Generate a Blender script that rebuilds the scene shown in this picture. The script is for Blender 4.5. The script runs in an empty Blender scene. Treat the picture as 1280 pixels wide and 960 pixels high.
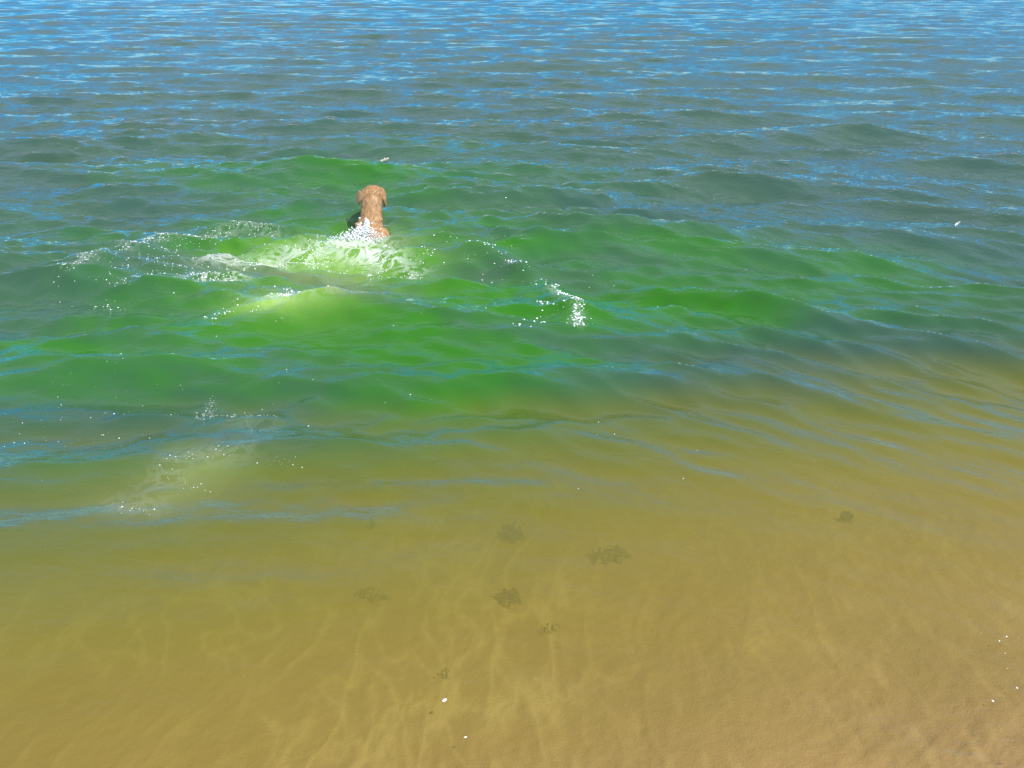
import bpy, bmesh, math, random
import numpy as np
from mathutils import Vector, Matrix, noise as mnoise

rng = np.random.default_rng(7)
random.seed(7)
S = bpy.context.scene
COL = S.collection

# ------------------------------------------------------------------ camera
CAM_H = 1.60
HFOV = math.radians(60.0)
PITCH = math.radians(25.4)
cam_d = bpy.data.cameras.new('camera')
cam = bpy.data.objects.new('camera', cam_d)
COL.objects.link(cam)
cam.location = (0, 0, CAM_H)
cam.rotation_euler = (math.radians(90) - PITCH, 0, 0)
cam_d.sensor_fit = 'HORIZONTAL'
cam_d.angle = HFOV
cam_d.clip_start = 0.05
cam_d.clip_end = 9000
S.camera = cam

# ------------------------------------------------------------------ sky and sun
SUN_EL, SUN_AZ = math.radians(56), math.radians(128)      # azimuth clockwise from +Y
W = bpy.data.worlds.new('World')
S.world = W
W.use_nodes = True
wn = W.node_tree
wn.nodes.clear()
sky = wn.nodes.new('ShaderNodeTexSky')
sky.sky_type = 'NISHITA'
sky.sun_disc = False
sky.sun_elevation = SUN_EL
sky.sun_rotation = SUN_AZ
sky.air_density = 0.85
sky.dust_density = 0.0
sky.ozone_density = 4.5
hs = wn.nodes.new('ShaderNodeHueSaturation')
hs.inputs['Saturation'].default_value = 1.85
bg = wn.nodes.new('ShaderNodeBackground')
bg.inputs['Strength'].default_value = 0.15
wo = wn.nodes.new('ShaderNodeOutputWorld')
wn.links.new(sky.outputs[0], hs.inputs['Color'])
# thin high cloud, the same all round the sky
tcw = wn.nodes.new('ShaderNodeTexCoord')
mpw = wn.nodes.new('ShaderNodeMapping'); mpw.inputs['Scale'].default_value = (1.6, 1.6, 3.2)
nzw = wn.nodes.new('ShaderNodeTexNoise'); nzw.inputs['Scale'].default_value = 1.3; nzw.inputs['Detail'].default_value = 5
mrw = wn.nodes.new('ShaderNodeMapRange'); mrw.interpolation_type = 'SMOOTHSTEP'
for i, v in ((1, 0.50), (2, 0.76), (3, 0.0), (4, 0.5)): mrw.inputs[i].default_value = v
mxw = wn.nodes.new('ShaderNodeMix'); mxw.data_type = 'RGBA'; mxw.inputs[7].default_value = (4.3, 4.6, 4.7, 1)
wn.links.new(tcw.outputs['Generated'], mpw.inputs['Vector'])
wn.links.new(mpw.outputs[0], nzw.inputs['Vector'])
wn.links.new(nzw.outputs['Fac'], mrw.inputs[0])
sep = wn.nodes.new('ShaderNodeSeparateXYZ'); wn.links.new(tcw.outputs['Generated'], sep.inputs[0])
veil = wn.nodes.new('ShaderNodeMapRange'); veil.interpolation_type = 'SMOOTHSTEP'  # grey veil overhead, added to grey the sky reflections on the water
for i, v in ((1, 0.12), (2, 0.52), (3, 0.0), (4, 0.66)): veil.inputs[i].default_value = v
wn.links.new(sep.outputs[2], veil.inputs[0])
mxc = wn.nodes.new('ShaderNodeMath'); mxc.operation = 'MAXIMUM'
wn.links.new(mrw.outputs[0], mxc.inputs[0]); wn.links.new(veil.outputs[0], mxc.inputs[1])
wn.links.new(mxc.outputs[0], mxw.inputs[0])
wn.links.new(hs.outputs[0], mxw.inputs[6])
wn.links.new(mxw.outputs[2], bg.inputs['Color'])
wn.links.new(bg.outputs[0], wo.inputs['Surface'])

sl = bpy.data.lights.new('sun', 'SUN')
sl.energy = 3.0
sl.angle = math.radians(0.53)
sl.color = (1.0, 0.95, 0.87)
sun = bpy.data.objects.new('sun', sl)
COL.objects.link(sun)
sdir = Vector((math.sin(SUN_AZ) * math.cos(SUN_EL), math.cos(SUN_AZ) * math.cos(SUN_EL), math.sin(SUN_EL)))
sun.rotation_euler = sdir.to_track_quat('Z', 'Y').to_euler()

S.view_settings.view_transform = 'Standard'
S.view_settings.look = 'None'
S.view_settings.exposure = 0.65
S.view_settings.gamma = 1.0
S.render.engine = 'CYCLES'
S.cycles.use_denoising = True
S.cycles.max_bounces = 8
S.cycles.transparent_max_bounces = 16
S.cycles.sample_clamp_indirect = 6

# ------------------------------------------------------------------ helpers
F_PX = 640 / math.tan(HFOV / 2)


def at(px, py, z=0.0):
    """ground point (height z) seen at a photo pixel"""
    u, v = (px - 640) / F_PX, (480 - py) / F_PX
    cp, sp = math.cos(PITCH), math.sin(PITCH)
    dx, dy, dz = u, cp + v * sp, -sp + v * cp
    t = (z - CAM_H) / dz
    return np.array([dx * t, dy * t])


def tag(o, label=None, cat=None, group=None, kind=None):
    if label: o['label'] = label
    if cat: o['category'] = cat
    if group: o['group'] = group
    if kind: o['kind'] = kind
    return o


def link(name, me, mat=None, parent=None):
    o = bpy.data.objects.new(name, me)
    COL.objects.link(o)
    if mat and not me.materials: me.materials.append(mat)
    if parent: o.parent = parent
    return o


def np_mesh(name, verts, faces, smooth=True):
    """verts (n,3), faces (m,k) numpy -> mesh"""
    me = bpy.data.meshes.new(name)
    n, (m, k) = len(verts), faces.shape
    me.vertices.add(n)
    me.vertices.foreach_set('co', np.ascontiguousarray(verts, dtype=np.float32).ravel())
    me.loops.add(m * k)
    me.loops.foreach_set('vertex_index', np.ascontiguousarray(faces, dtype=np.int32).ravel())
    me.polygons.add(m)
    me.polygons.foreach_set('loop_start', np.arange(0, m * k, k, dtype=np.int32))
    me.polygons.foreach_set('loop_total', np.full(m, k, dtype=np.int32))
    me.polygons.foreach_set('use_smooth', np.full(m, smooth, dtype=bool))
    me.update(calc_edges=True)
    return me


def grid_faces(nr, nc):
    i = np.arange(nr - 1)[:, None] * nc + np.arange(nc - 1)[None, :]
    i = i.ravel()
    return np.stack([i, i + 1, i + nc + 1, i + nc], 1)


def vattr(me, name, arr):
    a = me.attributes.new(name, 'FLOAT', 'POINT')
    a.data.foreach_set('value', np.ascontiguousarray(arr, dtype=np.float32).ravel())


def smooth01(a, b, x):
    t = np.clip((x - a) / (b - a), 0, 1)
    return t * t * (3 - 2 * t)


# value noise, vectorised
_perm = rng.random((256, 256))


def vnoise(x, y):
    xi, yi = np.floor(x).astype(int), np.floor(y).astype(int)
    fx, fy = x - xi, y - yi
    fx, fy = fx * fx * fx * (fx * (fx * 6 - 15) + 10), fy * fy * fy * (fy * (fy * 6 - 15) + 10)
    a = _perm[xi % 256, yi % 256]; b = _perm[(xi + 1) % 256, yi % 256]
    c = _perm[xi % 256, (yi + 1) % 256]; d = _perm[(xi + 1) % 256, (yi + 1) % 256]
    return (a * (1 - fx) + b * fx) * (1 - fy) + (c * (1 - fx) + d * fx) * fy


def fbm(x, y, o=4):
    s, amp, t = 0.0, 0.5, 0.0
    for k in range(o):
        s = s + amp * vnoise(x * 2 ** k + 17.3 * k, y * 2 ** k + 5.1 * k)
        t += amp; amp *= 0.5
    return s / t


def seg_dist(x, y, pts):
    """distance to a polyline and the parameter along it (0..1)"""
    best = np.full(x.shape, 1e9); par = np.zeros(x.shape)
    n = len(pts) - 1
    for k in range(n):
        a, b = pts[k], pts[k + 1]
        d = b - a
        t = np.clip(((x - a[0]) * d[0] + (y - a[1]) * d[1]) / (d @ d), 0, 1)
        q = np.hypot(x - a[0] - t * d[0], y - a[1] - t * d[1])
        m = q < best
        best = np.where(m, q, best); par = np.where(m, (k + t) / n, par)
    return best, par


# ------------------------------------------------------------------ sea bed height
def bed_z(x, y):
    xx = 1.5 * np.tanh(x / 1.5)
    s = y - 1.0 - 0.35 * xx                              # metres seaward of the waterline
    z = np.where(s > 0, -0.085 * s - 0.015 * np.clip(s, 0, 12) ** 2, -0.055 * s)
    z = np.maximum(z, -4.0 - 0.002 * np.maximum(s, 0))
    z = np.minimum(z, 2.2 + 0.01 * np.maximum(-s, 0))
    return z - 0.004


def bed_detail(x, y):
    # long low ridges running up the beach, and small lumps in the thin film on the right
    warp = 0.35 * fbm(x * 1.7, y * 1.1, 3)
    r1 = 1 - np.abs(2 * fbm((x + warp) * 10.0, y * 2.6 + 9, 4) - 1)
    r2 = 1 - np.abs(2 * fbm((x - 0.35 * y + warp) * 11.0, y * 3.1 + 3, 3) - 1)
    ridges = 0.0035 * r1 ** 6 + 0.002 * r2 ** 5
    u, v = x * 0.78 + y * 0.62, -x * 0.62 + y * 0.78        # v runs seaward
    lumps = fbm(u * 9.0, v * 24.0, 4) - 0.5
    s = y - 1.0 - 0.35 * 1.5 * np.tanh(x / 1.5)
    w = smooth01(0.50, 0.0, s) * smooth01(0.3, 0.9, x)
    return ridges * (1 - 0.6 * w) + (0.004 + 0.015 * w) * lumps + 0.003 * (fbm(x * 60, y * 60, 2) - 0.5)


# ------------------------------------------------------------------ wave model
comps = []
NB = 84
for k in range(NB):
    f = k / (NB - 1)
    lam = 2.6 * (0.085 / 2.6) ** f * math.exp(rng.normal(0, 0.06))
    long_ = lam > 0.55
    spread = math.radians(16 if lam > 1.0 else 20 if lam > 0.12 else 28)
    th = rng.normal(0, spread)
    slope = 0.030 if lam > 1.4 else 0.038 if long_ else 0.054 if lam > 0.25 else 0.058 if lam > 0.11 else 0.034
    K = 2 * math.pi / lam
    comps.append((K * math.sin(th), -K * math.cos(th), slope / K * (0.6 + 0.8 * rng.random()), K, rng.random() * 2 * math.pi, lam))


def px_line(*p):
    return [at(*q) for q in p]


RIDGES = [  # photo pixels of a crest line, height, width seaward, width shoreward
    (px_line((610, 303), (690, 294), (770, 289), (850, 293), (920, 305)), 0.034, 0.16, 0.13),
    (px_line((760, 362), (830, 360), (900, 372), (970, 390), (1060, 412)), 0.036, 0.15, 0.12),
    (px_line((250, 478), (350, 474), (480, 482), (590, 486), (700, 490), (800, 484), (900, 472), (980, 480), (1060, 497), (1140, 520)), 0.030, 0.16, 0.10),
    (px_line((330, 222), (400, 216), (480, 216), (560, 224)), 0.045, 0.24, 0.20),
    (px_line((500, 250), (580, 248), (660, 252)), 0.032, 0.2, 0.16),
    (px_line((980, 345), (1080, 346), (1180, 348), (1260, 356)), 0.032, 0.16, 0.12),
    (px_line((-60, 470), (60, 466), (160, 462), (260, 466)), 0.028, 0.15, 0.11),
    (px_line((420, 432), (520, 426), (620, 426), (700, 436)), 0.030, 0.16, 0.12),
    (px_line((60, 108 + 262), (110, 340), (200, 305), (290, 287), (380, 284), (440, 284)), 0.038, 0.14, 0.11),
    (px_line((500, 296), (580, 306), (640, 326), (680, 348), (712, 372), (722, 396), (716, 418)), 0.046, 0.08, 0.09),
    (px_line((640, 360), (680, 358), (712, 366)), 0.025, 0.12, 0.12),
]


def softplus(x):
    return np.logaddexp(0, 2.2 * x) / 2.2


DOG = at(462, 290)


def surface(x, y, dy=None, chop=True):
    """height of the water and the horizontal displacement at rest position x,y"""
    depth = np.maximum(-bed_z(x, y), 0.0)
    sh_long = smooth01(0.04, 0.46, depth)
    sh_short = 0.10 + 0.90 * smooth01(0.10, 0.32, depth)
    sh_short = np.where(depth <= 0.0, 0.05, sh_short)
    fall = np.exp(-np.clip(y, 0, 60) / 9.0)
    wl = 0.20 * softplus(x - 0.3) * fall
    ws = 0.82 * softplus(x - 0.3) * fall + 0.05 * x
    gust = 0.25 + 1.5 * fbm(x * 0.5 + 40, y * 0.35 + 11, 3)
    h = np.zeros(x.shape); ax = np.zeros(x.shape); ay = np.zeros(x.shape)
    far = smooth01(5.0, 16.0, y)
    for (kx, ky, a, K, ph, lam) in comps:
        long_ = lam > 0.55
        w = wl if long_ else ws
        amp = a * (sh_long * (1.0 - 0.30 * far) if long_ else sh_short * gust * (1.28 - 0.48 * far))
        if dy is not None:
            amp = amp * smooth01(1.8, 3.2, lam / dy)
        p = kx * x + ky * (y + w) + ph
        c = np.cos(p)
        h += amp * c
        if chop:
            s = np.sin(p) * amp * 0.55 / K
            ax -= kx * s; ay -= ky * s
    box = (y < 14) & (y > 0)
    if box.any():
        xb, yb = x[box], y[box]
        dh = np.zeros(xb.shape)
        jit = 0.10 * (fbm(xb * 2.3, yb * 2.3, 3) - 0.5)
        for pts, A, wb, wf in RIDGES:
            d, t = seg_dist(xb, yb + jit, pts)
            px = np.array([p[0] for p in pts]); py = np.array([p[1] for p in pts])
            o = np.argsort(px)
            sea = (yb + jit) > np.interp(xb, px[o], py[o])
            wd = np.where(sea, wb, wf)
            env = np.minimum(1, 4 * np.minimum(t, 1 - t) + 0.12)
            dh += A * env * (np.exp(-(d / wd) ** 2) - 0.12 * np.exp(-((d - 1.9 * wf) / (1.3 * wf)) ** 2) * smooth01(0, 1.2 * wf, np.interp(xb, px[o], py[o]) - yb - jit))
        # hollow and churn behind the swimming dog
        q = np.hypot((xb - DOG[0]) / 0.34, (yb - DOG[1] + 0.62) / 0.60)
        dh -= 0.030 * np.exp(-q ** 2)
        ch = np.exp(-(((xb - DOG[0] + 0.35) / 0.9) ** 2 + ((yb - DOG[1] + 0.55) / 0.7) ** 2))
        dh += ch * 0.05 * (fbm(xb * 7, yb * 7, 3) - 0.5)
        h[box] += dh * smooth01(0.0, 0.2, depth[box])
    return h, ax, ay, depth


def water_z(x, y):
    x = np.atleast_1d(np.asarray(x, float)); y = np.atleast_1d(np.asarray(y, float))
    dy = np.maximum(0.0058 * y, 0.004)
    x0, y0 = x.copy(), y.copy()
    for _ in range(3):
        h, ax, ay, _d = surface(x0, y0, dy)
        x0 = x - ax; y0 = y - ay
    return surface(x0, y0, dy)[0]


# ------------------------------------------------------------------ material helpers
class NT:
    def __init__(s, name):
        s.m = bpy.data.materials.new(name); s.m.use_nodes = True
        s.t = s.m.node_tree; s.t.nodes.clear()
        s.out = s.t.nodes.new('ShaderNodeOutputMaterial')

    def n(s, typ, ins=None, **kw):
        nd = s.t.nodes.new(typ)
        for k, v in kw.items(): setattr(nd, k, v)
        for k, v in (ins or {}).items():
            if isinstance(v, bpy.types.NodeSocket): s.t.links.new(v, nd.inputs[k])
            else: nd.inputs[k].default_value = v
        return nd

    def math(s, op, a, b=0.0, c=0.0, clamp=False):
        nd = s.n('ShaderNodeMath', {0: a, 1: b, 2: c}, operation=op, use_clamp=clamp)
        return nd.outputs[0]

    def mix(s, f, a, b):
        nd = s.t.nodes.new('ShaderNodeMix'); nd.data_type = 'RGBA'
        for sock, v in ((nd.inputs[0], f), (nd.inputs[6], a), (nd.inputs[7], b)):
            if isinstance(v, bpy.types.NodeSocket): s.t.links.new(v, sock)
            else: sock.default_value = (*v, 1) if isinstance(v, tuple) and len(v) == 3 else v
        return nd.outputs[2]

    def attr(s, name):
        return s.n('ShaderNodeAttribute', attribute_name=name).outputs['Fac']

    def noise(s, scale, detail=3, vec=None, rough=0.5, dist=0.0):
        ins = {'Scale': scale, 'Detail': detail, 'Roughness': rough, 'Distortion': dist}
        if vec is not None: ins['Vector'] = vec
        return s.n('ShaderNodeTexNoise', ins).outputs['Fac']

    def ramp(s, f, a, b):
        return s.n('ShaderNodeMapRange', {0: f, 1: a, 2: b, 3: 0.0, 4: 1.0}, interpolation_type='SMOOTHSTEP').outputs[0]

    def shader(s, sock):
        s.t.links.new(sock, s.out.inputs['Surface']); return s.m


def water_material():
    t = NT('sea_water')
    pos = t.n('ShaderNodeNewGeometry').outputs['Position']
    depth, plume_and_glow, air, foam = t.attr('depth'), t.attr('plume_and_glow'), t.attr('aeration'), t.attr('foam')
    # fine wind ripples
    flow = t.n('ShaderNodeCombineXYZ', {0: t.n('ShaderNodeSeparateXYZ', {0: pos}).outputs[0], 1: t.attr('along_wind'), 2: 0.0}).outputs[0]
    mp = t.n('ShaderNodeMapping', {'Vector': flow, 'Scale': (9.0, 22.0, 9.0), 'Rotation': (0, 0, math.radians(-5))}).outputs[0]
    mp2 = t.n('ShaderNodeMapping', {'Vector': flow, 'Scale': (26.0, 50.0, 26.0), 'Rotation': (0, 0, math.radians(10))}).outputs[0]
    calm = t.ramp(depth, 0.08, 0.8)
    n1 = t.noise(1.0, 3, mp, 0.55, 0.6)
    n2 = t.noise(1.0, 2, mp2, 0.5, 0.4)
    hgt = t.math('ADD', t.math('MULTIPLY', n1, 0.030), t.math('MULTIPLY', n2, 0.008))
    hgt = t.math('MULTIPLY', hgt, t.math('MULTIPLY_ADD', calm, 0.78, 0.22))
    mp3 = t.n('ShaderNodeMapping', {'Vector': pos, 'Scale': (16.0, 46.0, 20.0), 'Rotation': (0, 0, math.radians(34))}).outputs[0]
    n3 = t.math('MULTIPLY', t.noise(1.0, 2, mp3, 0.5, 0.8), t.math('MULTIPLY', t.ramp(depth, 0.055, 0.0), 0.012))
    hgt = t.math('ADD', hgt, n3)
    bump = t.n('ShaderNodeBump', {'Height': hgt, 'Strength': 1.0, 'Distance': 0.45}).outputs[0]
    # light going through the water (one pass): yellow-brown coastal water
    def ex(k): return t.math('POWER', math.e, t.math('MULTIPLY', depth, -k))
    tint = t.n('ShaderNodeCombineColor', {0: ex(1.25), 1: ex(0.55), 2: ex(3.4)}).outputs[0]
    through = t.n('ShaderNodeBsdfTransparent', {'Color': tint}).outputs[0]
    # light scattered back by what floats in it
    big = t.noise(0.9, 3, pos)
    body = t.mix(t.ramp(big, 0.35, 0.7), (0.040, 0.086, 0.058), (0.034, 0.082, 0.068))
    body = t.mix(plume_and_glow, body, (0.025, 0.150, 0.006))
    shallow = t.ramp(depth, 0.32, 0.13)
    body = t.mix(shallow, body, t.mix(t.ramp(depth, 0.20, 0.06), (0.155, 0.160, 0.014), (0.285, 0.205, 0.024)))
    an = t.noise(5.0, 4, pos, 0.6, 0.5)
    airf = t.math('MULTIPLY', air, t.math('MULTIPLY_ADD', an, 1.3, 0.25), clamp=True)
    body = t.mix(airf, body, t.mix(plume_and_glow, (0.36, 0.31, 0.15), (0.30, 0.48, 0.085)))
    scat = t.n('ShaderNodeBsdfDiffuse', {'Color': body}).outputs[0]
    alpha = t.math('SUBTRACT', 1.0, ex(6.4))
    alpha = t.math('MAXIMUM', alpha, t.math('MULTIPLY', airf, 0.8))
    inner = t.n('ShaderNodeMixShader', {0: alpha, 1: through, 2: scat}).outputs[0]
    # thin lace of foam lying on the surface
    fn = t.noise(7.0, 4, pos, 0.6, 1.4)
    lace = t.math('SUBTRACT', 1.0, t.math('MULTIPLY', t.math('ABSOLUTE', t.math('SUBTRACT', fn, 0.5)), 10.0), clamp=True)
    ff = t.math('MULTIPLY', foam, t.math('MULTIPLY_ADD', lace, 0.9, 0.0), clamp=True)
    fo = t.n('ShaderNodeBsdfDiffuse', {'Color': (0.78, 0.80, 0.76, 1)}).outputs[0]
    inner = t.n('ShaderNodeMixShader', {0: ff, 1: inner, 2: fo}).outputs[0]
    fr = t.n('ShaderNodeFresnel', {'IOR': 1.333, 'Normal': bump}).outputs[0]
    fr = t.math('MULTIPLY', fr, t.math('MULTIPLY_ADD', ff, -0.8, 1.0))
    gl = t.n('ShaderNodeBsdfGlossy', {'Color': (1, 1, 1, 1), 'Roughness': 0.08, 'Normal': bump}).outputs[0]
    return t.shader(t.n('ShaderNodeMixShader', {0: fr, 1: inner, 2: gl}).outputs[0])


def sand_material():
    t = NT('wet_sand')
    pos = t.n('ShaderNodeNewGeometry').outputs['Position']
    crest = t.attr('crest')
    a = t.noise(2.2, 4, pos)
    c = t.mix(t.ramp(a, 0.3, 0.7), (0.28, 0.176, 0.062), (0.33, 0.210, 0.079))
    c = t.mix(t.math('MULTIPLY', crest, 0.5), c, (0.60, 0.43, 0.19))  # caustic light lines painted as paler sand
    g = t.noise(420.0, 2, pos)
    c = t.mix(t.math('MULTIPLY', t.ramp(g, 0.55, 0.75), 0.35), c, (0.16, 0.10, 0.05))
    b = t.n('ShaderNodeBump', {'Height': t.noise(150.0, 3, pos), 'Strength': 0.35, 'Distance': 0.01}).outputs[0]
    return t.shader(t.n('ShaderNodeBsdfPrincipled', {'Base Color': c, 'Roughness': 0.75, 'Normal': b}).outputs[0])


def fur_material():
    t = NT('wet_brown_fur')
    tc = t.n('ShaderNodeTexCoord').outputs['Object']
    mp = t.n('ShaderNodeMapping', {'Vector': tc, 'Scale': (60, 24, 24)}).outputs[0]
    a = t.noise(1.0, 4, mp, 0.6)
    b = t.noise(9.0, 3, tc)
    c = t.mix(t.ramp(a, 0.3, 0.75), (0.30, 0.152, 0.060), (0.48, 0.262, 0.106))
    c = t.mix(t.ramp(b, 0.5, 0.75), c, (0.54, 0.31, 0.14))
    bp = t.n('ShaderNodeBump', {'Height': a, 'Strength': 0.35, 'Distance': 0.006}).outputs[0]
    return t.shader(t.n('ShaderNodeBsdfPrincipled', {'Base Color': c, 'Roughness': 0.5, 'Normal': bp}).outputs[0])


def plain(name, col, rough=0.5, scale=30, var=0.25):
    t = NT(name)
    tc = t.n('ShaderNodeTexCoord').outputs['Object']
    c = t.mix(t.noise(scale, 3, tc), tuple(v * (1 - var) for v in col), tuple(min(1, v * (1 + var)) for v in col))
    return t.shader(t.n('ShaderNodeBsdfPrincipled', {'Base Color': c, 'Roughness': rough}).outputs[0])


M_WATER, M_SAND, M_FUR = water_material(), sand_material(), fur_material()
M_FOAM = plain('white_foam', (0.88, 0.89, 0.88), 0.35, 20, 0.05)
M_WEED = plain('dark_seaweed', (0.028, 0.11, 0.030), 0.5, 40, 0.4)
M_OLIVE = plain('olive_seaweed', (0.17, 0.16, 0.035), 0.5, 40, 0.4)
M_WHITE_BIT = plain('white_bit', (0.86, 0.85, 0.82), 0.3, 60, 0.06)
M_DARKSKIN = plain('dark_skin', (0.025, 0.018, 0.014), 0.35, 50, 0.2)
M_WOOD = plain('bleached_wood', (0.55, 0.45, 0.37), 0.6, 50, 0.3)

# ------------------------------------------------------------------ sea bed
def axis_cols(half, n_in, n_out, reach):
    t = np.linspace(-1, 1, n_in)
    g = (1 + np.geomspace(0.01, reach, n_out))
    return np.concatenate([-g[::-1], t, g])


def build_bed():
    rows = np.concatenate([-np.geomspace(3000, 0.6, 40), np.linspace(-0.5, 0.9, 20), np.geomspace(0.93, 7.5, 520), np.geomspace(7.7, 4000, 60)])
    t = axis_cols(1, 620, 26, 900)
    hw = np.clip(0.80 * rows + 0.75, 1.2, 7.5)
    X = hw[:, None] * t[None, :]; Y = np.repeat(rows[:, None], len(t), 1)
    det = bed_detail(X, Y) * (smooth01(9, 6, np.abs(Y)) * smooth01(9, 6, np.abs(X)))
    Z = bed_z(X, Y) + det
    me = np_mesh('sand', np.stack([X, Y, Z], 2).reshape(-1, 3), grid_faces(*X.shape))
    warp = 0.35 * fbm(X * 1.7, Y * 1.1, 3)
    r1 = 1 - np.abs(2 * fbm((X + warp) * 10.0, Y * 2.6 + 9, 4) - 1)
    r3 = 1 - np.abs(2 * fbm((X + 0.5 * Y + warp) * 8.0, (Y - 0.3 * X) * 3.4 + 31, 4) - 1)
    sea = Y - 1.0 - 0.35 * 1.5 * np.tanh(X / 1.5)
    caustics = (r1 ** 9 + 0.8 * r3 ** 10) * smooth01(0.15, 0.7, sea) * smooth01(0.35, 0.65, fbm(X * 2.5 + 5, Y * 2.5, 2) + 0.08) * (0.35 + 0.65 * smooth01(0.7, 0.1, X))
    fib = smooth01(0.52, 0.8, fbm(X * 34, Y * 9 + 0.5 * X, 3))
    vattr(me, 'crest', np.clip(caustics + 0.28 * fib, 0, 1))  # painted caustic light lines plus fine fibre texture of the sand
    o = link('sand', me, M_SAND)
    tag(o, 'golden sandy sea bed sloping under the water', kind='structure')


# ------------------------------------------------------------------ water sheet
def blob(x, y, px, py, rx, ry):
    c = at(px, py)
    return np.exp(-(((x - c[0]) / rx) ** 2 + ((y - c[1]) / ry) ** 2))


def streak(x, y, pts, w):
    d, t = seg_dist(x, y, px_line(*pts))
    return np.exp(-(d / w) ** 2)


LEFT_ARC = ((85, 352), (120, 333), (190, 308), (250, 295), (310, 285), (345, 290))
RIGHT_ARC = ((636, 326), (660, 340), (690, 358), (708, 372), (722, 392), (722, 416))


def build_water():
    rows = np.concatenate([np.linspace(-10, 0.2, 14), np.linspace(0.4, 1.1, 24), np.geomspace(1.11, 110, 880), np.geomspace(114, 5200, 60)])
    t = axis_cols(1, 720, 30, 1500)
    hw = np.clip(0.72 * rows + 0.75, 1.3, 80)
    X = hw[:, None] * t[None, :]; Y = np.repeat(rows[:, None], len(t), 1)
    drow = np.gradient(rows)
    DY = np.repeat(np.maximum(drow, 0.004)[:, None], len(t), 1)
    dcol = np.abs(np.gradient(X, axis=1))
    DY = np.maximum(DY, dcol)
    H, AX, AY, D = surface(X, Y, DY)
    P = np.stack([X + AX, Y + AY, H + 0.0], 2)
    me = np_mesh('sea_water', P.reshape(-1, 3), grid_faces(*X.shape))
    depth = np.maximum(H - bed_z(X, Y), 0.0)
    vattr(me, 'depth', depth)
    vattr(me, 'along_wind', Y + 0.82 * softplus(X - 0.3) * np.exp(-np.clip(Y, 0, 60) / 9.0) + 0.05 * X)
    x, y = X, Y
    near = (Y < 25) & (np.abs(X) < 25)
    nz = np.zeros(X.shape); nz[near] = fbm(X[near] * 0.9 + 3, Y[near] * 0.9, 4)
    # green algae-rich water stirred up round the dog; streaks paint light through wave crests
    pl = 1.0 * blob(x, y, 385, 375, 1.5, 1.45) + 0.14 * blob(x, y, 860, 370, 1.2, 1.1) + 0.45 * blob(x, y, 620, 410, 0.9, 0.7) + 0.32 * streak(x, y, ((650, 312), (760, 306), (900, 318)), 0.16) + 0.32 * streak(x, y, ((800, 375), (880, 386), (960, 402)), 0.15) + 0.5 * blob(x, y, 420, 225, 1.8, 1.5) \
        + 0.42 * blob(x, y, 140, 440, 1.3, 0.8) + 0.4 * blob(x, y, 590, 335, 0.6, 0.5) + 0.35 * blob(x, y, 1120, 350, 1.2, 0.9)
    st = np.zeros(X.shape); st[near] = fbm(X[near] * 0.8 + 13, Y[near] * 2.6 + 0.6 * X[near], 4)
    pl = pl * (0.22 + 1.6 * smooth01(0.28, 0.72, 0.5 * nz + 0.5 * st))
    vattr(me, 'plume_and_glow', np.clip(pl, 0, 1))
    air = 0.72 * blob(x, y, 385, 383, 0.28, 0.20) + 0.5 * blob(x, y, 325, 390, 0.2, 0.10) \
        + 0.30 * blob(x, y, 400, 318, 0.58, 0.36) + 0.28 * blob(x, y, 450, 300, 0.3, 0.35) + 0.16 * blob(x, y, 420, 340, 0.6, 0.7)
    air += 0.34 * blob(x, y, 250, 582, 0.17, 0.15) + 0.22 * blob(x, y, 190, 625, 0.20, 0.10)
    vattr(me, 'aeration', np.clip(air, 0, 1))
    fo = 0.5 * streak(x, y, ((270, 328), (340, 322), (420, 308), (480, 318)), 0.11) \
        + 0.6 * blob(x, y, 385, 378, 0.24, 0.13) + 0.5 * streak(x, y, ((245, 352), (300, 350)), 0.08) \
        + 0.55 * blob(x, y, 455, 302, 0.18, 0.2) + 0.14 * streak(x, y, LEFT_ARC, 0.07) + 0.18 * streak(x, y, RIGHT_ARC[2:], 0.035) \
        + 0.07 * streak(x, y, ((200, 600), (225, 570), (300, 562)), 0.08) + 0.06 * streak(x, y, ((140, 625), (190, 630)), 0.06) \
        + 0.06 * streak(x, y, ((290, 520), (330, 530)), 0.08) + 0.35 * streak(x, y, ((470, 315), (520, 328)), 0.08)
    vattr(me, 'foam', np.clip(fo, 0, 1))
    o = link('sea_water', me, M_WATER)
    tag(o, 'rippled sea water turning from blue to green to clear over sand', kind='structure')


build_bed()
build_water()

# ------------------------------------------------------------------ dog
def ico(sub):
    bm = bmesh.new(); bmesh.ops.create_icosphere(bm, subdivisions=sub, radius=1.0)
    v = np.array([p.co[:] for p in bm.verts]); f = np.array([[q.index for q in p.verts] for p in bm.faces]); bm.free()
    return v, f


def add_ell(bm, c, r, rot=(0, 0, 0), sub=3):
    m = Matrix.Translation(c) @ Matrix.Rotation(rot[2], 4, 'Z') @ Matrix.Rotation(rot[1], 4, 'Y') @ Matrix.Rotation(rot[0], 4, 'X') @ Matrix.Diagonal((*r, 1))
    bmesh.ops.create_icosphere(bm, subdivisions=sub, radius=1.0, matrix=m)


def add_limb(bm, pts, steps=10):
    for (a, ra), (b, rb) in zip(pts[:-1], pts[1:]):
        for k in range(steps):
            f = k / steps
            p = Vector(a).lerp(Vector(b), f); r = ra + (rb - ra) * f
            add_ell(bm, p, (r, r, r), sub=2)


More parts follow.
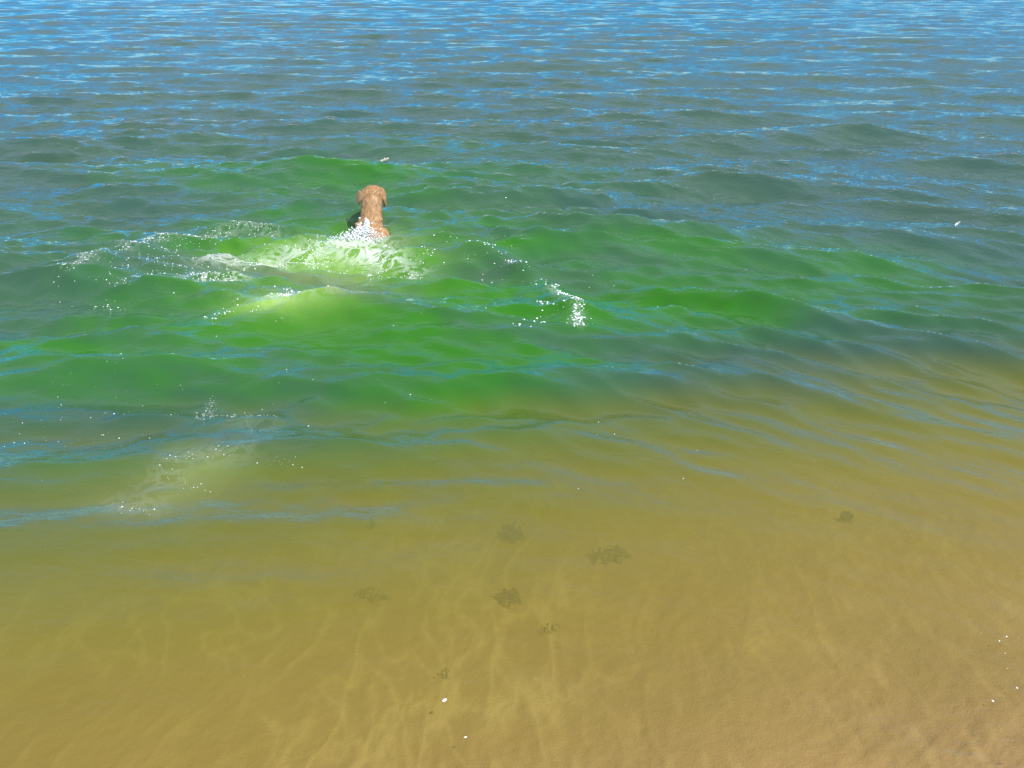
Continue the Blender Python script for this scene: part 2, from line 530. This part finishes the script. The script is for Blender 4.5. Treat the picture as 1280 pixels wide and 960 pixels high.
def remeshed(name, bm, voxel, smooth_it):
    me = bpy.data.meshes.new('raw'); bm.to_mesh(me); bm.free()
    o = bpy.data.objects.new('raw', me); COL.objects.link(o)
    r = o.modifiers.new('r', 'REMESH'); r.mode = 'VOXEL'; r.voxel_size = voxel; r.use_smooth_shade = True
    s = o.modifiers.new('s', 'SMOOTH'); s.factor = 0.5; s.iterations = smooth_it
    dg = bpy.context.evaluated_depsgraph_get()
    out = bpy.data.meshes.new_from_object(o.evaluated_get(dg)); out.name = name
    bpy.data.objects.remove(o); bpy.data.meshes.remove(me)
    for p in out.polygons: p.use_smooth = True
    return out


def ear_mesh(side):
    """thick floppy flap hanging from the side of the skull"""
    n, m = 9, 9
    vs = []
    for i in range(n):
        f = i / (n - 1)                                   # root to tip
        w = 0.040 * (1 - 0.25 * f) * math.sqrt(max(0.0, 1 - max(0, f - 0.45) ** 2 / 0.31))
        ox = 0.004 + (0.017 * math.sin(min(1, f * 1.8) * math.pi / 2) - 0.012 * f * f if side > 0 else 0.034 * f ** 0.75 - 0.020 * f ** 4)
        oz = 0.012 - 0.104 * f ** 1.2
        for j in range(m):
            g = j / (m - 1) * 2 - 1
            vs.append((side * (ox + 0.007 * math.cos(g * 3 + f * 2)), g * w + 0.012 * f, oz + 0.005 * math.sin(g * 5 + f * 3)))
    bm = bmesh.new()
    bv = [bm.verts.new(v) for v in vs]
    for i in range(n - 1):
        for j in range(m - 1):
            bm.faces.new((bv[i * m + j], bv[i * m + j + 1], bv[(i + 1) * m + j + 1], bv[(i + 1) * m + j]))
    bmesh.ops.recalc_face_normals(bm, faces=bm.faces)
    bmesh.ops.solidify(bm, geom=bm.faces[:], thickness=0.011)
    me = bpy.data.meshes.new('raw'); bm.to_mesh(me); bm.free()
    o = bpy.data.objects.new('raw', me); COL.objects.link(o)
    s = o.modifiers.new('s', 'SUBSURF'); s.levels = 2; s.render_levels = 2
    dg = bpy.context.evaluated_depsgraph_get()
    out = bpy.data.meshes.new_from_object(o.evaluated_get(dg)); out.name = 'ear'
    bpy.data.objects.remove(o); bpy.data.meshes.remove(me)
    for p in out.polygons: p.use_smooth = True
    return out


def build_dog():
    bm = bmesh.new()
    add_ell(bm, (0, -0.08, -0.075), (0.122, 0.20, 0.165))
    for s in (-1, 1):
        add_ell(bm, (s * 0.076, -0.04, -0.035), (0.055, 0.10, 0.105), (0.3, 0, 0))
    add_ell(bm, (0, -0.40, -0.175), (0.120, 0.30, 0.145))
    add_ell(bm, (0, -0.68, -0.20), (0.112, 0.18, 0.135))
    add_limb(bm, [((0, -0.01, 0.02), 0.086), ((0.002, 0.04, 0.09), 0.076), ((0.008, 0.115, 0.20), 0.071)])
    add_ell(bm, (0.014, 0.155, 0.232), (0.087, 0.086, 0.068))
    add_ell(bm, (0.014, 0.135, 0.205), (0.070, 0.06, 0.055))
    for s in (-1, 1):
        add_ell(bm, (0.014 + s * 0.030, 0.185, 0.205), (0.034, 0.05, 0.038))
    add_limb(bm, [((0.014, 0.21, 0.215), 0.043), ((0.014, 0.295, 0.197), 0.033)])
    # rolls of skin at the base of the neck
    for k in range(18):
        a = (k / 17 - 0.5) * 2.3
        add_ell(bm, (0.004 + 0.074 * math.sin(a), 0.050 - 0.078 * math.cos(a), 0.112 - 0.018 * math.cos(a) + 0.006 * math.sin(3 * a)), (0.016, 0.014, 0.009), sub=2)
        add_ell(bm, (0.000 + 0.092 * math.sin(a), 0.030 - 0.098 * math.cos(a), 0.070 - 0.02 * math.cos(a) - 0.025 * math.sin(a)), (0.018, 0.016, 0.010), sub=2)
    for s in (-1, 1):
        add_limb(bm, [((s * 0.09, -0.04, -0.12), 0.062), ((s * 0.095, 0.06 * s + 0.02, -0.28), 0.042), ((s * 0.095, 0.06 + 0.09 * s, -0.42), 0.029), ((s * 0.095, 0.10 + 0.09 * s, -0.47), 0.032)])
        add_limb(bm, [((s * 0.085, -0.70, -0.24), 0.085), ((s * 0.09, -0.60 - 0.05 * s, -0.40), 0.050), ((s * 0.09, -0.78 - 0.05 * s, -0.50), 0.030), ((s * 0.09, -0.72 - 0.05 * s, -0.58), 0.028)])
    add_limb(bm, [((0, -0.82, -0.16), 0.045), ((0.03, -1.0, -0.15), 0.032), ((0.06, -1.18, -0.13), 0.016)])
    me = remeshed('dog', bm, 0.0075, 5)
    co = np.empty(len(me.vertices) * 3, np.float32); me.vertices.foreach_get('co', co); co = co.reshape(-1, 3)
    no = np.empty(len(me.vertices) * 3, np.float32); me.vertices.foreach_get('normal', no); no = no.reshape(-1, 3)
    tuft = np.array([mnoise.fractal(Vector((p[0] * 45, p[1] * 26, p[2] * 26)), 1.0, 2.0, 3) for p in co])
    co += no * (tuft * 0.0022)[:, None]
    me.vertices.foreach_set('co', co.ravel()); me.update()
    dog = link('dog', me, M_FUR)
    zw = float(water_z(DOG[0], DOG[1])[0])
    dog.location = (DOG[0], DOG[1] + 0.06, zw + 0.004)
    dog.rotation_euler = (0, math.radians(-2), 0)
    tag(dog, 'wet brown dog swimming away from the beach with head and shoulders above water', 'dog')
    # short wet hair standing in tufts over the part above the water
    hv, hf = [], []
    idx = np.where(co[:, 2] > -0.02)[0]
    for i in rng.choice(idx, 2400):
        p, nn = Vector(co[i].tolist()), Vector(no[i].tolist()).normalized()
        lie = Vector((0.25 * rng.normal(), -0.75, -0.55 + 0.25 * rng.normal()))
        lie = (lie - nn * lie.dot(nn)).normalized()
        side_ = nn.cross(lie).normalized() * 0.0030
        L = 0.013 + 0.012 * rng.random()
        tip = p + lie * L + nn * L * (0.02 + 0.16 * rng.random())
        k = len(hv)
        hv += [p - side_ - nn * 0.001, p + side_ - nn * 0.001, p + nn * 0.0012 + lie * 0.003, tip]
        hf += [(k, k + 1, k + 3), (k + 1, k + 2, k + 3), (k + 2, k, k + 3)]
    fur = link('fur', np_mesh('fur', np.array([v[:] for v in hv]), np.array(hf), False), M_FUR, dog)
    fur['kind'] = 'stuff'
    for s in (-1, 1):
        e = link('ear', ear_mesh(s), M_FUR, dog)
        e.location = (0.014 + s * (0.066 if s > 0 else 0.064), 0.135 if s > 0 else 0.120, 0.240 if s > 0 else 0.256)
        e.rotation_euler = (0.15, math.radians(4 if s > 0 else 6), math.radians(-12 if s > 0 else 38))
        if s < 0: e.scale = (1.0, 1.4, 0.88); e['label'] = 'left ear lifted away from the neck'
    bm = bmesh.new(); add_ell(bm, (0.014, 0.327, 0.207), (0.019, 0.012, 0.014))
    add_ell(bm, (0.014, 0.322, 0.198), (0.012, 0.012, 0.014))
    link('nose', remeshed('nose', bm, 0.003, 2), M_DARKSKIN, dog)
    v, f = ico(2)
    em = np_mesh('eye', v * 0.0105, f); em.materials.append(M_DARKSKIN)
    for s in (-1, 1):
        e = link('eye', em, None, dog); e.location = (0.014 + s * 0.036, 0.222, 0.238)
    return dog


dog = build_dog()

# ------------------------------------------------------------------ foam and spray (bubbles and drops lying on the water)
ICO_V, ICO_F = ico(1)


def beads(name, label, xs, ys, rs, zs=None, flat=0.6):
    xs, ys, rs = np.asarray(xs), np.asarray(ys), np.asarray(rs)
    z = water_z(xs, ys)
    if zs is not None: z = z + zs
    n = len(xs)
    base = ICO_V[:, :] if n < 4000 else ICO_V
    sc = np.stack([rs * (0.8 + 0.6 * rng.random(n)), rs * (0.8 + 0.6 * rng.random(n)), rs * flat * (0.8 + 0.5 * rng.random(n))], 1)
    ang = rng.random(n) * 6.283
    V = base[None, :, :] * sc[:, None, :]
    ca, sa = np.cos(ang)[:, None], np.sin(ang)[:, None]
    V = np.stack([V[:, :, 0] * ca - V[:, :, 1] * sa, V[:, :, 0] * sa + V[:, :, 1] * ca, V[:, :, 2]], 2)
    V += np.stack([xs, ys, z + rs * 0.15], 1)[:, None, :]
    Fc = ICO_F[None, :, :] + (np.arange(n) * len(ICO_V))[:, None, None]
    me = np_mesh(name, V.reshape(-1, 3), Fc.reshape(-1, 3))
    o = link(name, me, M_FOAM)
    tag(o, label, kind='stuff')
    return o


def along(pts, n, w, clump=0.6):
    P = np.array(px_line(*pts))
    L = np.concatenate([[0], np.cumsum(np.hypot(*np.diff(P, axis=0).T))])
    k = max(3, n // 14)
    cen = rng.random(k) * L[-1]
    s = np.where(rng.random(n) < clump, cen[rng.integers(0, k, n)] + rng.normal(0, 0.02, n), rng.random(n) * L[-1])
    s = np.clip(s, 0, L[-1])
    x = np.interp(s, L, P[:, 0]) + rng.normal(0, w, n); y = np.interp(s, L, P[:, 1]) + rng.normal(0, w * 1.3, n)
    return x, y


def patch(px, py, rx, ry, n, k=12):
    c = at(px, py)
    cx = rng.normal(0, rx, k); cy = rng.normal(0, ry, k)
    i = rng.integers(0, k, n)
    return c[0] + cx[i] + rng.normal(0, rx * 0.22, n), c[1] + cy[i] + rng.normal(0, ry * 0.22, n)


def rad(n, lo=0.0010, hi=0.0046):
    return lo + (hi - lo) * rng.random(n) ** 3.0


def cat(*prs):
    return np.concatenate([p[0] for p in prs]), np.concatenate([p[1] for p in prs])


x, y = cat(along(LEFT_ARC, 800, 0.028, 0.6), along(((95, 345), (140, 345), (200, 335), (240, 345)), 340, 0.12, 0.85), along(((200, 312), (270, 300), (330, 284)), 240, 0.06, 0.85), patch(185, 360, 0.20, 0.14, 160, 14), patch(300, 295, 0.3, 0.12, 280, 16))
beads('foam', 'white bubbles of foam along the left arc of the wake', x, y, rad(len(x)))
x, y = cat(along(RIGHT_ARC, 120, 0.03, 0.8), along(((500, 300), (560, 300), (610, 312), (650, 330)), 90, 0.03, 0.8), along(RIGHT_ARC[2:], 250, 0.017, 0.5), patch(690, 395, 0.12, 0.14, 60, 12))
beads('foam', 'white bubbles of foam on the curling crest right of the wake', x, y, rad(len(x), 0.0012, 0.007))
x, y = cat(along(((270, 327), (330, 325), (390, 315), (450, 300)), 1100, 0.05), along(((400, 295), (440, 292)), 260, 0.06), patch(375, 318, 0.25, 0.1, 350, 16), patch(265, 352, 0.12, 0.05, 200), patch(500, 325, 0.14, 0.10, 330, 14), patch(560, 320, 0.35, 0.2, 60, 30))
beads('foam', 'white foam churned up in a band behind the swimming dog', x, y, rad(len(x), 0.0010, 0.0050))
x, y = cat(patch(390, 376, 0.16, 0.09, 480, 16), patch(350, 384, 0.10, 0.07, 160, 10), patch(305, 396, 0.10, 0.04, 50, 8))
beads('foam', 'pale foam over the bright bubbly patch in the wake', x, y, rad(len(x), 0.001, 0.0055))
lace = []
for (cx, cy, r, a0, a1) in ((325, 522, 0.055, 0.3, 5.2), (298, 512, 0.05, 1, 3.5), (262, 505, 0.06, 3.0, 5.5), (272, 520, 0.05, 0, 2.6)):
    c = at(cx, cy); a = a0 + (a1 - a0) * rng.random(26)
    lace.append((c[0] + r * np.cos(a) * (1 + 0.2 * np.sin(3 * a)) + rng.normal(0, 0.004, 26), c[1] + 1.5 * r * np.sin(a) + rng.normal(0, 0.004, 26)))
x, y = cat(*lace, along(((250, 512), (262, 500), (262, 490)), 60, 0.012), along(((210, 560), (205, 580), (222, 598), (262, 606)), 36, 0.016), along(((215, 575), (240, 566), (290, 562)), 24, 0.02), along(((145, 622), (150, 634), (190, 636)), 26, 0.015), along(((330, 576), (360, 574), (375, 578)), 16, 0.012), patch(30, 500, 0.25, 0.2, 45, 30), patch(160, 520, 0.2, 0.1, 30, 10), patch(15, 545, 0.10, 0.12, 18, 14))
beads('foam', 'thin lace of bubbles drifting over the shallows on the left', x, y, rad(len(x), 0.0007, 0.0026))
x, y = cat(patch(560, 440, 0.7, 0.5, 40, 40), patch(700, 350, 0.5, 0.4, 30, 30), patch(131, 108, 0.06, 0.1, 14, 3), patch(280, 82 / 2, 0.2, 0.2, 14, 6), tuple(np.array([at(*q) for q in ((1249, 802), (1258, 796), (1273, 797), (1256, 817), (1259, 836), (1271, 860), (1241, 876), (1226, 792), (1265, 772))]).T))  # upper-left and right-edge beads are modelled in place of sun glints
beads('foam', 'single stray bubbles and white beads standing in for sun glints, scattered over the water', x, y, rad(len(x), 0.0008, 0.0034))

# splash thrown up against the dog's back
n = 2000
f = rng.random(n) ** 1.5
sx = DOG[0] - 0.010 + rng.normal(0, 1, n) * (0.070 * (1 - f) ** 1.5 + 0.012) - 0.03 * (1 - f) + 0.012 * f
sy = DOG[1] - 0.09 - 0.17 * rng.random(n) * (1 - f) - 0.02
spire = 0.55 + 0.45 * np.abs(np.sin((sx - DOG[0]) * 60 + 1.2))
sz = 0.128 * f * spire + rng.normal(0, 0.006, n)
beads('splash', 'white splash of water rising against the back of the dog', sx, sy, 0.0012 + 0.0045 * rng.random(n) ** 2, sz, 0.9)

# ------------------------------------------------------------------ seaweed on the sand
def bed_at(x, y):
    X, Y = np.array([x]), np.array([y])
    return float((bed_z(X, Y) + bed_detail(X, Y))[0])


def weed(px, py, size, mat, label, aspect=1.0, rot=0.0, n=26):
    lift = 0.03 if mat is M_WEED else 0.01
    x, y = at(px, py, -0.12)
    root = bpy.data.objects.new('seaweed', None); COL.objects.link(root)
    root.location = (x, y, bed_at(x, y)); root.rotation_euler = (0, 0, rot)
    root.empty_display_size = 0.02
    tag(root, label, 'seaweed', 'scraps of seaweed lying on the sand')
    for k in range(n):
        a = rng.random() * 6.283; r = size * 0.34 * math.sqrt(rng.random())
        size_ = size * 0.64; L = size_ * (0.3 + 0.5 * rng.random()); w = L * 0.13
        d = rng.random() * 6.283
        bm = bmesh.new(); prev = None
        segs = 4
        for i in range(segs + 1):
            f = i / segs
            dd = d + 1.1 * (f - 0.5) * (rng.random() - 0.3)
            p = Vector((math.cos(dd) * L * (f - 0.4), math.sin(dd) * L * (f - 0.4), 0.004 + lift * rng.random() ** 2 + 0.02 * math.sin(f * 3) * rng.random()))
            q = Vector((-math.sin(dd), math.cos(dd), 0.25)) * w * (0.25 + math.sin(f * math.pi) * (0.7 + 0.4 * rng.random()))
            cur = (bm.verts.new(p - q), bm.verts.new(p + q))
            if prev: bm.faces.new((prev[0], prev[1], cur[1], cur[0]))
            prev = cur
        bmesh.ops.solidify(bm, geom=bm.faces[:], thickness=0.0012)
        me = bpy.data.meshes.new('frond'); bm.to_mesh(me); bm.free()
        fr = link('frond', me, mat, root)
        fr.location = (math.cos(a) * r * aspect, math.sin(a) * r, 0)


weed(640, 658, 0.10, M_WEED, 'dark green leafy clump of seaweed under the water just below the middle of the picture', 1.0, -0.5, 46)
weed(763, 693, 0.11, M_OLIVE, 'flat olive smear of seaweed just right of the dark green clump', 1.6, 0.0)
weed(637, 751, 0.09, M_OLIVE, 'olive bushy seaweed directly below the dark green clump', 1.1, 0.3)
weed(1058, 650, 0.06, M_WEED, 'small dark weed with a trailing tip, far right on the sand', 1.0, -0.7)
weed(465, 742, 0.075, M_OLIVE, 'thin low olive seaweed on the golden sand, left of the olive bushy clump', 1.7, 0.0, 16)
weed(688, 800, 0.045, M_OLIVE, 'small olive scrap of seaweed on the golden sand, below the olive bushy one', 1.5, 0.2, 7)
weed(555, 862, 0.035, M_OLIVE, 'tiny brownish scrap of seaweed just above a white glint chip', 1.2, 0.2, 10)
weed(465, 636, 0.05, M_WEED, 'faint small seaweed under the deeper olive water left of centre', 0.8, 0.6, 10)

# ------------------------------------------------------------------ small floating and lying bits
def glint_chip(px, py, size, label):  # small white chip modelled in place of a sun glint
    x, y = at(px, py, -0.02)
    bm = bmesh.new()
    n, m = 7, 9
    g = []
    for i in range(n):
        r = i / (n - 1)
        row = []
        for j in range(m):
            a = math.radians(-70 + 140 * j / (m - 1))
            row.append(bm.verts.new((size * r * math.sin(a), size * (r * math.cos(a) - 0.5), size * (0.42 * math.sin(math.pi * min(1, 0.15 + 0.85 * r)) * math.cos(a * 0.9) + 0.03 * math.cos(j * math.pi)))))
        g.append(row)
    for i in range(n - 1):
        for j in range(m - 1):
            bm.faces.new((g[i][j], g[i + 1][j], g[i + 1][j + 1], g[i][j + 1]))
    bmesh.ops.remove_doubles(bm, verts=bm.verts, dist=1e-5)
    bmesh.ops.solidify(bm, geom=bm.faces[:], thickness=size * 0.06)
    me = bpy.data.meshes.new('glint_chip'); bm.to_mesh(me); bm.free()
    for p in me.polygons: p.use_smooth = True
    o = link('glint_chip', me, M_WHITE_BIT)
    o.location = (x, y, max(bed_at(x, y), float(water_z(x, y)[0])) - size * 0.06); o.rotation_euler = (0.1, 0.15, rng.random() * 6)
    tag(o, label, 'glint_chip', 'white chips standing in for sun glints in the shallows')


glint_chip(556, 884, 0.0075, 'white chip standing in for a sun glint just below the tiny brown scrap of seaweed')
glint_chip(582, 930, 0.005, 'tiny white chip standing in for a sun glint nearest the bottom edge, below the other')

# stick the dog swims after
def build_stick():
    x, y = at(480, 212)
    bm = bmesh.new()
    pts = [Vector((-0.022, 0, 0.0)), Vector((-0.008, 0.004, 0.012)), Vector((0.008, 0.002, 0.030)), Vector((0.018, 0, 0.052))]
    rs = [0.011, 0.013, 0.012, 0.008]
    add_limb(bm, [((*p,), r) for p, r in zip(pts, rs)], 6)
    add_limb(bm, [((0.006, 0.0, 0.026), 0.008), ((-0.012, 0.01, 0.040), 0.005)], 5)
    me = remeshed('driftwood', bm, 0.003, 3)
    o = link('driftwood', me, M_WOOD)
    o.location = (x, y, float(water_z(x, y)[0]) + 0.004); o.rotation_euler = (0, math.radians(28), 0); o.scale = (1.1, 1.1, 1.0)
    tag(o, 'small pale scrap of driftwood floating on the water beyond the dog', 'driftwood')


def build_feather():
    x, y = at(1196, 288)
    bm = bmesh.new(); prev = None
    for i in range(9):
        f = i / 8
        w = 0.010 * math.sin(math.pi * (0.12 + 0.82 * f)) * (1 + 0.1 * (i % 2))
        c = Vector((0.045 * (f - 0.5), 0.010 * math.sin(f * 2.5), 0.006 + 0.022 * f * f))
        cur = (bm.verts.new(c + Vector((0, -w, 0.004))), bm.verts.new(c), bm.verts.new(c + Vector((0, w, 0.006))))
        if prev:
            bm.faces.new((prev[0], cur[0], cur[1], prev[1])); bm.faces.new((prev[1], cur[1], cur[2], prev[2]))
        prev = cur
    bmesh.ops.solidify(bm, geom=bm.faces[:], thickness=0.0015)
    me = bpy.data.meshes.new('feather'); bm.to_mesh(me); bm.free()
    o = link('feather', me, M_WHITE_BIT)
    o.location = (x, y, float(water_z(x, y)[0])); o.rotation_euler = (0, 0, 0.4)
    tag(o, 'tiny bright white feather-like scrap floating alone on the blue-green water at the right', 'feather')


build_stick()
build_feather()
